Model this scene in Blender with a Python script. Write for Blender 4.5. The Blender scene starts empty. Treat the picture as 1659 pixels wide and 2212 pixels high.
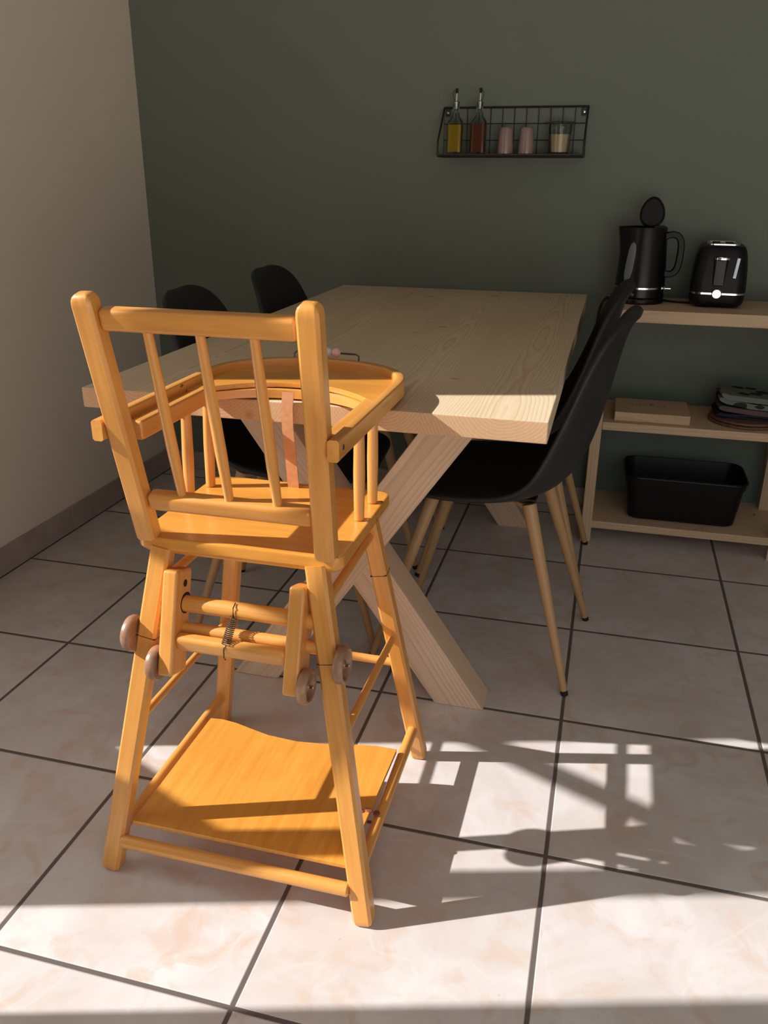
import bpy, bmesh, math, random
from mathutils import Vector, Matrix, noise
random.seed(7)
scene = bpy.context.scene
COL = scene.collection
PI = math.pi

# ------------------------------------------------------------------ camera
cam_data = bpy.data.cameras.new('camera')
cam = bpy.data.objects.new('camera', cam_data)
COL.objects.link(cam)
yaw, pitch, roll = -0.256475232, -0.382929651, 0.00687490796
cy_, sy_, cp_, sp_ = math.cos(yaw), math.sin(yaw), math.cos(pitch), math.sin(pitch)
fw = Vector((sy_*cp_, cy_*cp_, sp_)); rt = Vector((cy_, -sy_, 0)); up = rt.cross(fw)
cr_, sr_ = math.cos(roll), math.sin(roll)
R_, U_ = cr_*rt + sr_*up, -sr_*rt + cr_*up
M = Matrix((( R_.x, U_.x, -fw.x, 1.27137656), (R_.y, U_.y, -fw.y, -0.784594295), (R_.z, U_.z, -fw.z, 1.13521547), (0, 0, 0, 1)))
cam.matrix_world = M
cam_data.sensor_fit = 'VERTICAL'
cam_data.sensor_height = 24
cam_data.lens = 24*1812.61485/2212
cam_data.clip_start = 0.02
scene.camera = cam

# ------------------------------------------------------------------ light
SKY_LOW = (1.0, .88, .74, 1); SKY_HIGH = (.07, .085, .10, 1); SKY_STRENGTH = 4.6      # sunlit ground below the horizon, sky above it
SUN_DIR = Vector((1.48, 0.432, -1.0)).normalized()
world = bpy.data.worlds.new('world'); scene.world = world
world.use_nodes = True
bg = world.node_tree.nodes['Background']
wt = world.node_tree
tc_ = wt.nodes.new('ShaderNodeTexCoord'); sx_ = wt.nodes.new('ShaderNodeSeparateXYZ'); rp_ = wt.nodes.new('ShaderNodeValToRGB'); mr_ = wt.nodes.new('ShaderNodeMapRange')
wt.links.new(tc_.outputs['Generated'], sx_.inputs[0]); wt.links.new(sx_.outputs[2], mr_.inputs[0]); wt.links.new(mr_.outputs[0], rp_.inputs[0]); wt.links.new(rp_.outputs[0], bg.inputs[0])
mr_.inputs['From Min'].default_value = -1; mr_.inputs['From Max'].default_value = 1
for e_, (p_, c_) in zip([rp_.color_ramp.elements[0], rp_.color_ramp.elements[1]]+[rp_.color_ramp.elements.new(q) for q in (.47, .53)],
                        ((0.0, SKY_LOW), (1.0, SKY_HIGH), (.47, SKY_LOW), (.53, SKY_HIGH))):
    e_.position = p_; e_.color = c_
bg.inputs[1].default_value = SKY_STRENGTH
sd = bpy.data.lights.new('sun', 'SUN'); sd.energy = 10.0; sd.angle = math.radians(0.53); sd.color = (1.0, 0.965, 0.94)
sun = bpy.data.objects.new('sun', sd); COL.objects.link(sun)
sun.rotation_mode = 'QUATERNION'; sun.rotation_quaternion = SUN_DIR.to_track_quat('-Z', 'Y'); sun.location = (-4, -2, 4)

def portal(name, loc, normal, sx, sy):
    l = bpy.data.lights.new(name, 'AREA'); l.shape = 'RECTANGLE'; l.size = sx; l.size_y = sy
    l.cycles.is_portal = True
    o = bpy.data.objects.new(name, l); COL.objects.link(o)
    o.location = loc; o.rotation_mode = 'QUATERNION'
    o.rotation_quaternion = Vector(normal).to_track_quat('-Z', 'Y')
XL, YB, ZC, XR, YF = -0.4286, 2.199, 2.55, 3.5, -1.5
WIN_Y0, WIN_Y1 = -0.407, 0.267          # sunlit glass door in the left wall
FW = (1.0, 3.3, 0.1, 2.15)           # window in the wall behind the camera: x0, x1, z0, z1
portal('portal_back_window', ((FW[0]+FW[1])/2, YF-0.1, (FW[2]+FW[3])/2), (0, 1, 0), FW[1]-FW[0], FW[3]-FW[2])
portal('portal_side_door', (XL-0.08, (WIN_Y0+WIN_Y1)/2, 1.08), (1, 0, 0), 2.14, WIN_Y1-WIN_Y0)

vs = scene.view_settings
vs.view_transform = 'Standard'; vs.look = 'None'; vs.gamma = 1; vs.exposure = -0.45; vs.use_curve_mapping = False
scene.cycles.max_bounces = 10
scene.cycles.diffuse_bounces = 6
scene.cycles.caustics_reflective = False; scene.cycles.caustics_refractive = False
scene.cycles.sample_clamp_indirect = 6

# ------------------------------------------------------------------ helpers
def tag(o, label=None, cat=None, group=None, kind=None):
    if label: o['label'] = label
    if cat: o['category'] = cat
    if group: o['group'] = group
    if kind: o['kind'] = kind
    return o
def thing(name, label, cat, loc=(0, 0, 0), rz=0, group=None):
    o = bpy.data.objects.new(name, None); COL.objects.link(o)
    o.empty_display_size = 0.05
    o.location = loc; o.rotation_euler = (0, 0, rz)
    return tag(o, label, cat, group)

class B:
    """collects shapes into one mesh; 'gc' keeps every piece's own grain coordinates (x runs along it)"""
    def __init__(s, off=(0, 0, 0)):
        s.v = []; s.f = []; s.g = []; s.off = Vector(off)
    def add(s, verts, faces, gcs):
        n = len(s.v); s.v += [Vector(v)-s.off for v in verts]; s.f += [tuple(i+n for i in f) for f in faces]; s.g += [tuple(g) for g in gcs]
        return s
    def beam(s, p0, p1, w, d, ref=(0, 0, 1), bev=0.002, seg=2, w1=None, d1=None, ends=None):
        """rectangular bar p0->p1; w across (ref x dir), d along ref"""
        p0, p1 = Vector(p0), Vector(p1); L = (p1-p0).length; X = (p1-p0)/L
        ref = Vector(ref); Z = (ref-X*ref.dot(X)).normalized(); Y = Z.cross(X)
        w1 = w if w1 is None else w1; d1 = d if d1 is None else d1
        bm = bmesh.new(); bmesh.ops.create_cube(bm, size=1)
        for v in bm.verts:
            t = v.co.x+0.5
            v.co = Vector((t*L, v.co.y*(w+(w1-w)*t), v.co.z*(d+(d1-d)*t)))
        if ends == 'zcut':      # cut both ends horizontally in world z
            for v in bm.verts:
                P = X*v.co.x+Y*v.co.y+Z*v.co.z+p0
                tgt = p0.z if v.co.x < L/2 else p1.z
                v.co.x += (tgt-P.z)/X.z
        if bev: bmesh.ops.bevel(bm, geom=list(bm.edges), offset=bev, segments=seg, profile=0.5, affect='EDGES')
        ro = (random.random()*5, random.random()*5, random.random()*5)
        bm.verts.index_update()
        vs_ = [p0+X*v.co.x+Y*v.co.y+Z*v.co.z for v in bm.verts]
        gs = [(v.co.x+ro[0], v.co.y+ro[1], v.co.z+ro[2]) for v in bm.verts]
        fs = [tuple(v.index for v in f.verts) for f in bm.faces]
        bm.free()
        return s.add(vs_, fs, gs)
    def box(s, x0, x1, y0, y1, z0, z1, bev=0.002, axis='x', seg=2):
        cx, cy, cz = (x0+x1)/2, (y0+y1)/2, (z0+z1)/2
        if axis == 'x': return s.beam((x0, cy, cz), (x1, cy, cz), y1-y0, z1-z0, (0, 0, 1), bev, seg)
        if axis == 'y': return s.beam((cx, y0, cz), (cx, y1, cz), x1-x0, z1-z0, (0, 0, 1), bev, seg)
        return s.beam((cx, cy, z0), (cx, cy, z1), x1-x0, y1-y0, (0, 1, 0), bev, seg)
    def sweep(s, pts, sec, ref=(0, 0, 1), closed=False, cap=True, scl=None):
        """sweep 2-D section [(a,b)] along pts; a = side, b = ref direction"""
        pts = [Vector(p) for p in pts]; n = len(pts); ref = Vector(ref); m = len(sec)
        V, F, G = [], [], []; dist = 0; ro = (random.random()*5, random.random()*5, random.random()*5)
        prevZ = None
        for i, p in enumerate(pts):
            if closed: t = pts[(i+1) % n]-pts[i-1]
            else: t = pts[min(i+1, n-1)]-pts[max(i-1, 0)]
            t.normalize()
            z = ref-t*ref.dot(t)
            if z.length < 1e-3: z = prevZ if prevZ else Vector((0, 1, 0))-t*t.y
            if prevZ and abs(ref.dot(t)) > 0.9: z = prevZ-t*prevZ.dot(t)
            z.normalize(); prevZ = z; y = z.cross(t)
            if i: dist += (p-pts[i-1]).length
            k = scl[i] if scl else 1
            for a, b in sec:
                V.append(p+y*a*k+z*b*k); G.append((dist+ro[0], a+ro[1], b+ro[2]))
        for i in range(n if closed else n-1):
            j = (i+1) % n
            for q in range(m):
                q2 = (q+1) % m
                F.append((i*m+q, j*m+q, j*m+q2, i*m+q2))
        if cap and not closed:
            F.append(tuple(range(m))); F.append(tuple((n-1)*m+q for q in reversed(range(m))))
        return s.add(V, F, G)
    def tube(s, p0, p1, r0, r1=None, n=16, dome=0, mids=None):
        r1 = r0 if r1 is None else r1
        p0, p1 = Vector(p0), Vector(p1); d = p1-p0
        ts = [(0, r0)]
        if mids: ts += mids
        ts += [(1, r1)]
        pts = []; sc = []
        for t, r in ts: pts.append(p0+d*t); sc.append(r)
        sec = [(math.cos(2*PI*k/n), math.sin(2*PI*k/n)) for k in range(n)]
        ref = (0, 0, 1) if abs(d.normalized().z) < 0.9 else (0, 1, 0)
        e = min(min(r0, r1)*0.25, d.length*0.1)/d.length
        pts = [p0]+[p0+d*e]+pts[1:-1]+[p0+d*(1-e)]+[p1]
        sc = [r0*0.8]+[r0]+sc[1:-1]+[r1]+[r1*0.8]
        return s.sweep(pts, sec, ref, scl=sc)
    def wire(s, pts, r, n=8, closed=False):
        sec = [(r*math.cos(2*PI*k/n), r*math.sin(2*PI*k/n)) for k in range(n)]
        return s.sweep(pts, sec, (0, 0, 1), closed)
    def lathe(s, prof, c=(0, 0, 0), axis='z', n=32, sq=None, sx=1, sy=1):
        """prof [(r,h)]; sq = superellipse exponent for rounded-square plans"""
        c = Vector(c); V, F, G = [], [], []; m = len(prof)
        for k in range(n):
            a = 2*PI*k/n; ca, sa = math.cos(a), math.sin(a)
            if sq: q = (abs(ca)**sq+abs(sa)**sq)**(-1/sq)
            else: q = 1
            for r, h in prof:
                x, y = r*q*ca*sx, r*q*sa*sy
                P = (x, y, h) if axis == 'z' else ((h, x, y) if axis == 'x' else (x, h, y))
                V.append(c+Vector(P)); G.append(P)
        for k in range(n):
            k2 = (k+1) % n
            for i in range(m-1):
                F.append((k*m+i, k2*m+i, k2*m+i+1, k*m+i+1))
        if prof[0][0] > 1e-6: F.append(tuple(k*m for k in reversed(range(n))))
        if prof[-1][0] > 1e-6: F.append(tuple(k*m+m-1 for k in range(n)))
        return s.add(V, F, G)
    def prism(s, outl, z0, z1, bev=0.0015, grain='x'):
        bm = bmesh.new()
        vs_ = [bm.verts.new((x, y, z0)) for x, y in outl]
        f = bm.faces.new(vs_)
        ex = bmesh.ops.extrude_face_region(bm, geom=[f])
        for e in ex['geom']:
            if isinstance(e, bmesh.types.BMVert): e.co.z = z1
        bmesh.ops.recalc_face_normals(bm, faces=bm.faces)
        if bev:
            ed = [e for e in bm.edges if len(e.link_faces) == 2 and e.calc_face_angle(0) > 0.9]
            bmesh.ops.bevel(bm, geom=ed, offset=bev, segments=2, profile=0.5, affect='EDGES')
        bm.verts.index_update()
        V = [v.co.copy() for v in bm.verts]
        G = [(v.x, v.y, v.z) if grain == 'x' else (v.y, v.x, v.z) for v in V]
        F = [tuple(v.index for v in f.verts) for f in bm.faces]
        bm.free()
        return s.add(V, F, G)
    def sphere(s, c, r, n=20, sx=1, sy=1, sz=1):
        prof = [(max(r*math.sin(PI*i/12), 0), -r*math.cos(PI*i/12)) for i in range(13)]
        prof[0] = (0, -r); prof[-1] = (0, r)
        V0 = len(s.v)
        s.lathe(prof, (0, 0, 0), n=n)
        for i in range(V0, len(s.v)):
            v = s.v[i]+s.off
            s.v[i] = Vector((v.x*sx, v.y*sy, v.z*sz))+Vector(c)-s.off
        return s
    def build(s, name, mat, parent=None, ang=35, smooth=True, wn=True):
        me = bpy.data.meshes.new(name)
        me.from_pydata([tuple(v) for v in s.v], [], s.f)
        at = me.attributes.new('gc', 'FLOAT_VECTOR', 'POINT')
        at.data.foreach_set('vector', [c for g in s.g for c in g])
        bm = bmesh.new(); bm.from_mesh(me)
        bmesh.ops.remove_doubles(bm, verts=bm.verts, dist=1e-6)
        bmesh.ops.recalc_face_normals(bm, faces=bm.faces); bm.to_mesh(me); bm.free()
        if smooth:
            me.polygons.foreach_set('use_smooth', [True]*len(me.polygons))
            me.set_sharp_from_angle(angle=math.radians(ang))
        me.materials.append(mat)
        o = bpy.data.objects.new(name, me); COL.objects.link(o)
        if smooth and wn:
            wm = o.modifiers.new('weighted_normals', 'WEIGHTED_NORMAL'); wm.keep_sharp = True
        if parent: o.parent = parent
        else: o.location = s.off
        return o

def children(o): return [c for c in bpy.data.objects if c.parent == o]
def copy_tree(o, parent=None):
    c = o.copy(); COL.objects.link(c)
    if parent: c.parent = parent
    for ch in children(o): copy_tree(ch, c)
    return c

# ------------------------------------------------------------------ materials
class N:
    def __init__(s, name):
        s.m = bpy.data.materials.new(name); s.m.use_nodes = True; s.t = s.m.node_tree
        s.b = s.t.nodes['Principled BSDF']
    def n(s, kind, **kw):
        nd = s.t.nodes.new(kind)
        for k, v in kw.items():
            if k == 'inp':
                for a, b in v.items():
                    if hasattr(b, 'is_output') or isinstance(b, bpy.types.NodeSocket): s.t.links.new(b, nd.inputs[a])
                    else: nd.inputs[a].default_value = b
            else: setattr(nd, k, v)
        return nd
    def link(s, a, b): s.t.links.new(a, b)
    def math(s, op, a, b=None, c=None):
        nd = s.t.nodes.new('ShaderNodeMath'); nd.operation = op
        for i, v in enumerate((a, b, c)):
            if v is None: continue
            if isinstance(v, bpy.types.NodeSocket): s.t.links.new(v, nd.inputs[i])
            else: nd.inputs[i].default_value = v
        return nd.outputs[0]
    def ramp(s, fac, stops, interp='LINEAR'):
        nd = s.t.nodes.new('ShaderNodeValToRGB'); cr = nd.color_ramp; cr.interpolation = interp
        while len(cr.elements) < len(stops): cr.elements.new(0.5)
        for e, (p, c) in zip(cr.elements, stops): e.position = p; e.color = (c+(1,))[:4] if len(c) == 3 else c
        s.t.links.new(fac, nd.inputs[0]); return nd.outputs[0]
    def mix(s, fac, a, b, mode='MIX'):
        nd = s.t.nodes.new('ShaderNodeMix'); nd.data_type = 'RGBA'; nd.blend_type = mode
        for i, v in ((0, fac), (6, a), (7, b)):
            if isinstance(v, bpy.types.NodeSocket): s.t.links.new(v, nd.inputs[i])
            elif i == 0: nd.inputs[0].default_value = v
            else: nd.inputs[i].default_value = (v+(1,))[:4]
        return nd.outputs[2]
    def vec(s, v, scale, off=(0, 0, 0)):
        nd = s.t.nodes.new('ShaderNodeMapping'); s.t.links.new(v, nd.inputs[0])
        nd.inputs['Scale'].default_value = scale; nd.inputs['Location'].default_value = off
        return nd.outputs[0]
    def noise(s, v, scale, detail=3, rough=0.5, dist=0):
        nd = s.t.nodes.new('ShaderNodeTexNoise'); s.t.links.new(v, nd.inputs['Vector'])
        nd.inputs['Scale'].default_value = scale; nd.inputs['Detail'].default_value = detail
        nd.inputs['Roughness'].default_value = rough; nd.inputs['Distortion'].default_value = dist
        return nd.outputs[0]
    def bump(s, h, strength, dist=0.001):
        nd = s.t.nodes.new('ShaderNodeBump'); s.t.links.new(h, nd.inputs['Height'])
        nd.inputs['Strength'].default_value = strength; nd.inputs['Distance'].default_value = dist
        s.t.links.new(nd.outputs[0], s.b.inputs['Normal'])
    def col(s, c):
        if isinstance(c, bpy.types.NodeSocket): s.t.links.new(c, s.b.inputs['Base Color'])
        else: s.b.inputs['Base Color'].default_value = (c+(1,))[:4]
    def p(s, **kw):
        names = dict(rough='Roughness', metal='Metallic', coat='Coat Weight', coatr='Coat Roughness', trans='Transmission Weight', ior='IOR', spec='Specular IOR Level', sheen='Sheen Weight')
        for k, v in kw.items():
            i = s.b.inputs[names[k]]
            if isinstance(v, bpy.types.NodeSocket): s.t.links.new(v, i)
            else: i.default_value = v

def plain(name, col, rough=0.5, var=0.12, scale=30, metal=0, bump=0.0, **kw):
    """painted / moulded surface with slight procedural unevenness"""
    m = N(name); tc = m.n('ShaderNodeTexCoord').outputs['Object']
    nz = m.noise(tc, scale, 3)
    a = tuple(c*(1-var) for c in col); b = tuple(min(c*(1+var), 1) for c in col)
    m.col(m.ramp(nz, [(0.3, a), (0.7, b)]))
    m.p(rough=rough, metal=metal, **kw)
    if bump: m.bump(m.noise(tc, scale*8, 2), bump, 0.0005)
    return m.m

def honey_wood(name, lo, hi):
    m = N(name); g = m.n('ShaderNodeAttribute', attribute_name='gc').outputs['Vector']
    fine = m.noise(m.vec(g, (6, 90, 90)), 1.0, 4, 0.6)
    blot = m.noise(m.vec(g, (5, 14, 14)), 1.0, 4, 0.55, 0.4)
    c1 = m.ramp(fine, [(0.25, lo), (0.75, hi)])
    c2 = m.ramp(blot, [(0.3, (0.86, 0.80, 0.70)), (0.62, (1.0, 1.0, 1.0))])
    c = m.mix(1.0, c1, c2, 'MULTIPLY')
    # little dark dents and specks
    v = m.n('ShaderNodeTexVoronoi', inp={'Vector': m.vec(g, (14, 34, 34)), 'Scale': 1.0})
    rnd = m.n('ShaderNodeSeparateColor', inp={0: v.outputs['Color']}).outputs[0]
    spot = m.math('MULTIPLY', m.math('LESS_THAN', v.outputs['Distance'], 0.085), m.math('GREATER_THAN', rnd, 0.9))
    c = m.mix(spot, c, (0.16, 0.05, 0.012))
    m.col(c); m.p(rough=0.38, coat=0.5, coatr=0.22)
    m.bump(fine, 0.12, 0.0006)
    return m.m

def spruce(name, light, dark, boards=0.0, endgrain=None, ringscale=340, grain='gc', knots=True, y_axis=False, warm=1.0):
    """solid softwood: growth rings around a pith running along the piece, knots elongated along it"""
    m = N(name); g = m.n('ShaderNodeAttribute', attribute_name='gc').outputs['Vector']
    sep = m.n('ShaderNodeSeparateXYZ', inp={0: g})
    x, y, z = sep.outputs
    if boards:
        idx = m.math('FLOOR', m.math('DIVIDE', y, boards))
        wn = m.n('ShaderNodeTexWhiteNoise', noise_dimensions='1D', inp={'W': idx}).outputs['Color']
        ws = m.n('ShaderNodeSeparateColor', inp={0: wn})
        yc = m.math('SUBTRACT', y, m.math('MULTIPLY', m.math('ADD', idx, m.math('ADD', m.math('MULTIPLY', ws.outputs[0], 0.5), 0.25)), boards))
        zc = m.math('SUBTRACT', z, m.math('ADD', m.math('MULTIPLY', ws.outputs[1], 0.05), 0.012))
        xs = m.math('ADD', x, m.math('MULTIPLY', idx, 3.7))
    else:
        yc = m.math('ADD', y, 0.02); zc = m.math('ADD', z, 0.045); xs = x
        idx = None
    wob = m.n('ShaderNodeCombineXYZ', inp={0: m.math('MULTIPLY', xs, 1.6), 1: m.math('MULTIPLY', y, 7.0), 2: m.math('MULTIPLY', z, 7.0)}).outputs[0]
    nz = m.noise(wob, 1.0, 2, 0.45)
    v = m.n('ShaderNodeTexVoronoi', inp={'Vector': m.vec(g, (3.4, 7.5, 7.5)), 'Scale': 1.0})
    kd = v.outputs['Distance']
    kr = m.n('ShaderNodeSeparateColor', inp={0: v.outputs['Color']}).outputs[0]
    rr = m.math('SQRT', m.math('ADD', m.math('MULTIPLY', yc, yc), m.math('MULTIPLY', zc, zc)))
    bend = m.math('MULTIPLY', m.math('SUBTRACT', nz, 0.5), 0.040)
    if knots:
        kb = m.math('MULTIPLY', m.math('POWER', m.math('SUBTRACT', 1.0, m.math('MINIMUM', m.math('MULTIPLY', kd, 2.2), 1.0)), 3.0), m.math('MULTIPLY', m.math('GREATER_THAN', kr, 0.62), 0.02))
        bend = m.math('ADD', bend, kb)
    ph = m.math('MULTIPLY', m.math('ADD', rr, bend), ringscale)
    ring = m.math('FRACT', m.math('DIVIDE', ph, 2*PI))
    ring = m.ramp(ring, [(0.0, (0, 0, 0)), (0.62, (0.35, 0.35, 0.35)), (0.86, (1, 1, 1)), (0.95, (0.25, 0.25, 0.25)), (1.0, (0, 0, 0))])
    c = m.mix(ring, light, dark)
    ring_f = m.n('ShaderNodeSeparateColor', inp={0: ring}).outputs[0]
    fine = m.noise(m.vec(g, (8, 260, 260)), 1.0, 2, 0.6)
    c = m.mix(0.5, c, m.mix(1.0, c, m.ramp(fine, [(0.3, (0.86, 0.84, 0.8)), (0.7, (1.06, 1.05, 1.04))]), 'MULTIPLY'))
    bl = m.noise(m.vec(g, (1.5, 5, 5)), 1.0, 3)
    c = m.mix(1.0, c, m.ramp(bl, [(0.3, (0.9, 0.88, 0.84)), (0.7, (1, 1, 1))]), 'MULTIPLY')
    if boards:
        bt = m.n('ShaderNodeTexWhiteNoise', noise_dimensions='1D', inp={'W': m.math('ADD', idx, 7.3)}).outputs['Value']
        c = m.mix(1.0, c, m.ramp(bt, [(0.0, (0.93, 0.91, 0.87)), (1.0, (1, 1, 1))]), 'MULTIPLY')
    if knots:
        kv = m.n('ShaderNodeTexVoronoi', inp={'Vector': m.vec(g, (12, 5.2, 5.2)), 'Scale': 1.0, 'Randomness': 1.0})
        k2 = m.n('ShaderNodeSeparateColor', inp={0: kv.outputs['Color']})
        size = m.math('MULTIPLY', m.math('GREATER_THAN', k2.outputs[0], 0.5), m.math('ADD', m.math('MULTIPLY', k2.outputs[1], 0.06), 0.03))
        spot = m.n('ShaderNodeMapRange', inp={'Value': m.math('DIVIDE', kv.outputs['Distance'], m.math('ADD', size, 0.0001)), 'From Min': 0.7, 'From Max': 1.25, 'To Min': 1.0, 'To Max': 0.0}).outputs[0]
        kn = m.math('MULTIPLY', m.math('LESS_THAN', kd, 0.0), 1)
        c = m.mix(m.math('MULTIPLY', spot, 0.8), c, (0.20, 0.095, 0.04))
    if endgrain:      # sawn end grain soaks up more oil and is darker and redder than the faces
        nn_ = m.n('ShaderNodeSeparateXYZ', inp={0: m.n('ShaderNodeTexCoord').outputs['Normal']})
        ef = m.math('GREATER_THAN', m.math('ABSOLUTE', nn_.outputs[1]), 0.8)
        c = m.mix(ef, c, m.mix(1.0, m.mix(m.math('MULTIPLY', ring_f, 0.55), c, dark), endgrain, 'MULTIPLY'))
    m.col(c); m.p(rough=0.55, spec=0.35)
    m.bump(fine, 0.06, 0.0004)
    return m.m

def oak():
    m = N('oak_print_metal_leg'); g = m.n('ShaderNodeAttribute', attribute_name='gc').outputs['Vector']
    f = m.noise(m.vec(g, (7, 120, 120)), 1.0, 4, 0.6, 0.3)
    m.col(m.ramp(f, [(0.3, (0.36, 0.20, 0.085)), (0.55, (0.52, 0.32, 0.15)), (0.75, (0.60, 0.40, 0.21))]))
    m.p(rough=0.42); return m.m

def floor_mat():
    T = 0.42
    m = N('marbled_floor_tile'); tc = m.n('ShaderNodeTexCoord').outputs['Object']
    sep = m.n('ShaderNodeSeparateXYZ', inp={0: tc}); x, y, z = sep.outputs
    ux, uy = m.math('DIVIDE', x, T), m.math('DIVIDE', y, T)
    ix, iy = m.math('ROUND', ux), m.math('ROUND', uy)
    dx, dy = m.math('ABSOLUTE', m.math('SUBTRACT', ux, ix)), m.math('ABSOLUTE', m.math('SUBTRACT', uy, iy))
    d = m.math('MULTIPLY', m.math('MINIMUM', dx, dy), T)       # metres to nearest joint
    grout = m.n('ShaderNodeMapRange', inp={'Value': d, 'From Min': 0.0034, 'From Max': 0.0043, 'To Min': 1.0, 'To Max': 0.0}).outputs[0]
    cx, cy = m.math('FLOOR', ux), m.math('FLOOR', uy)
    cell = m.n('ShaderNodeCombineXYZ', inp={0: cx, 1: cy, 2: 0.0}).outputs[0]
    wn = m.n('ShaderNodeTexWhiteNoise', noise_dimensions='3D', inp={'Vector': cell}).outputs['Color']
    offs = m.n('ShaderNodeVectorMath', operation='SCALE', inp={0: wn}); offs.inputs['Scale'].default_value = 9.0
    pv = m.n('ShaderNodeVectorMath', operation='ADD', inp={0: tc, 1: offs.outputs[0]}).outputs[0]
    big = m.noise(pv, 5.0, 5, 0.6, 0.7)
    med = m.noise(pv, 13.0, 5, 0.62, 0.9)
    c = m.ramp(big, [(0.32, (0.55, 0.495, 0.465)), (0.5, (0.60, 0.557, 0.54)), (0.68, (0.65, 0.622, 0.61))])
    c = m.mix(m.ramp(med, [(0.50, (0, 0, 0)), (0.68, (0.75, 0.75, 0.75))]), c, (0.56, 0.43, 0.345))
    vein = m.math('ABSOLUTE', m.math('SUBTRACT', m.noise(pv, 2.2, 4, 0.55, 0.6), 0.5))
    c = m.mix(m.ramp(vein, [(0.0, (0.16, 0.16, 0.16)), (0.012, (0, 0, 0))]), c, (0.74, 0.72, 0.70))
    sp = m.math('GREATER_THAN', m.noise(tc, 62, 1, 0.5), 0.795)
    c = m.mix(m.math('MULTIPLY', sp, 0.35), c, (0.35, 0.27, 0.22))
    c = m.mix(grout, c, (0.125, 0.10, 0.09))
    m.col(c)
    m.p(rough=m.math('ADD', m.math('MULTIPLY', grout, 0.45), 0.36), spec=0.28)
    edge = m.n('ShaderNodeMapRange', inp={'Value': d, 'From Min': 0.0032, 'From Max': 0.0056, 'To Min': 0.0, 'To Max': 1.0}).outputs[0]
    m.bump(m.math('ADD', edge, m.math('MULTIPLY', big, 0.25)), 0.7, 0.0016)
    return m.m

def skirting_mat():
    m = N('stone_skirting_tile'); tc = m.n('ShaderNodeTexCoord').outputs['Object']
    sep = m.n('ShaderNodeSeparateXYZ', inp={0: tc}); x, y, z = sep.outputs
    s_ = m.math('DIVIDE', m.math('ADD', m.math('ADD', x, y), 0.18), 0.42)
    d = m.math('ABSOLUTE', m.math('SUBTRACT', s_, m.math('ROUND', s_)))
    j = m.math('LESS_THAN', d, 0.004)
    n1 = m.noise(tc, 9, 5, 0.6, 0.5)
    c = m.ramp(n1, [(0.3, (0.36, 0.30, 0.265)), (0.7, (0.47, 0.41, 0.37))])
    m.col(m.mix(j, c, (0.5, 0.45, 0.4))); m.p(rough=0.5); return m.m

def wall_mat(name, col, var=0.05):
    m = N(name); tc = m.n('ShaderNodeTexCoord').outputs['Object']
    a = m.noise(tc, 1.6, 3, 0.5)
    m.col(m.ramp(a, [(0.3, tuple(c*(1-var) for c in col)), (0.7, tuple(c*(1+var) for c in col))]))
    m.p(rough=0.72, spec=0.3)
    m.bump(m.noise(tc, 220, 3, 0.6), 0.18, 0.0006)
    return m.m

def glass(name, col=(1, 1, 1), body=0.0, bodycol=None):
    """thin glass or a liquid: clear where seen straight on, mirror-like at grazing angles"""
    m = N(name); tc = m.n('ShaderNodeTexCoord').outputs['Object']
    nz = m.noise(tc, 25, 2)
    tr = m.n('ShaderNodeBsdfTransparent'); m.link(m.ramp(nz, [(0.3, tuple(c*0.97 for c in col)), (0.7, col)]), tr.inputs[0])
    gl = m.n('ShaderNodeBsdfGlossy', inp={'Roughness': 0.03})
    lw = m.n('ShaderNodeLayerWeight', inp={'Blend': 0.25})
    base = tr
    if body:
        df = m.n('ShaderNodeBsdfDiffuse'); df.inputs[0].default_value = bodycol+(1,)
        mx0 = m.n('ShaderNodeMixShader', inp={0: body}); m.link(tr.outputs[0], mx0.inputs[1]); m.link(df.outputs[0], mx0.inputs[2]); base = mx0
    mx = m.n('ShaderNodeMixShader'); m.link(m.math('MULTIPLY', lw.outputs['Fresnel'], 0.8), mx.inputs[0])
    m.link(base.outputs[0], mx.inputs[1]); m.link(gl.outputs[0], mx.inputs[2])
    m.link(mx.outputs[0], m.t.nodes['Material Output'].inputs[0])
    return m.m

HONEY = honey_wood('worn_honey_beech', (0.67, 0.29, 0.060), (0.82, 0.40, 0.098))      # frame: worn and paler
AMBER = honey_wood('amber_lacquered_board', (0.66, 0.27, 0.038), (0.80, 0.37, 0.062))   # seat, tray and footrest boards
SPRUCE_TOP = spruce('spruce_tabletop', (0.80, 0.67, 0.49), (0.66, 0.50, 0.33), boards=0.2148, endgrain=(0.88, 0.72, 0.62), ringscale=1100)
SPRUCE = spruce('spruce_beam', (0.76, 0.585, 0.44), (0.63, 0.45, 0.30), ringscale=900)
SHELFW = spruce('pine_shelf_board', (0.70, 0.525, 0.36), (0.60, 0.42, 0.26), ringscale=700)
OAK = oak()
FLOOR = floor_mat(); SKIRT = skirting_mat()
GREEN = wall_mat('sage_green_paint', (0.165, 0.198, 0.165), 0.04)
GREIGE = wall_mat('warm_white_paint', (0.86, 0.79, 0.69), 0.02)
WHITE = wall_mat('ceiling_white_paint', (0.50, 0.49, 0.48), 0.02)
BLACKP = plain('black_moulded_plastic', (0.016, 0.017, 0.018), 0.5, 0.1, 60, spec=0.4)
BLACKCAP = plain('black_rubber', (0.006, 0.006, 0.006), 0.7)
BLACKM = plain('black_satin_metal', (0.008, 0.008, 0.009), 0.42)
BLACKG = plain('black_gloss_plastic', (0.005, 0.005, 0.006), 0.28, spec=0.3)
BLACKS = plain('black_satin_plastic', (0.006, 0.006, 0.007), 0.42, spec=0.25)
CHROME = plain('chrome', (0.75, 0.75, 0.76), 0.12, 0.04, 20, metal=1)
STEEL = plain('dull_steel', (0.32, 0.31, 0.30), 0.35, 0.2, 120, metal=1)
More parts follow.
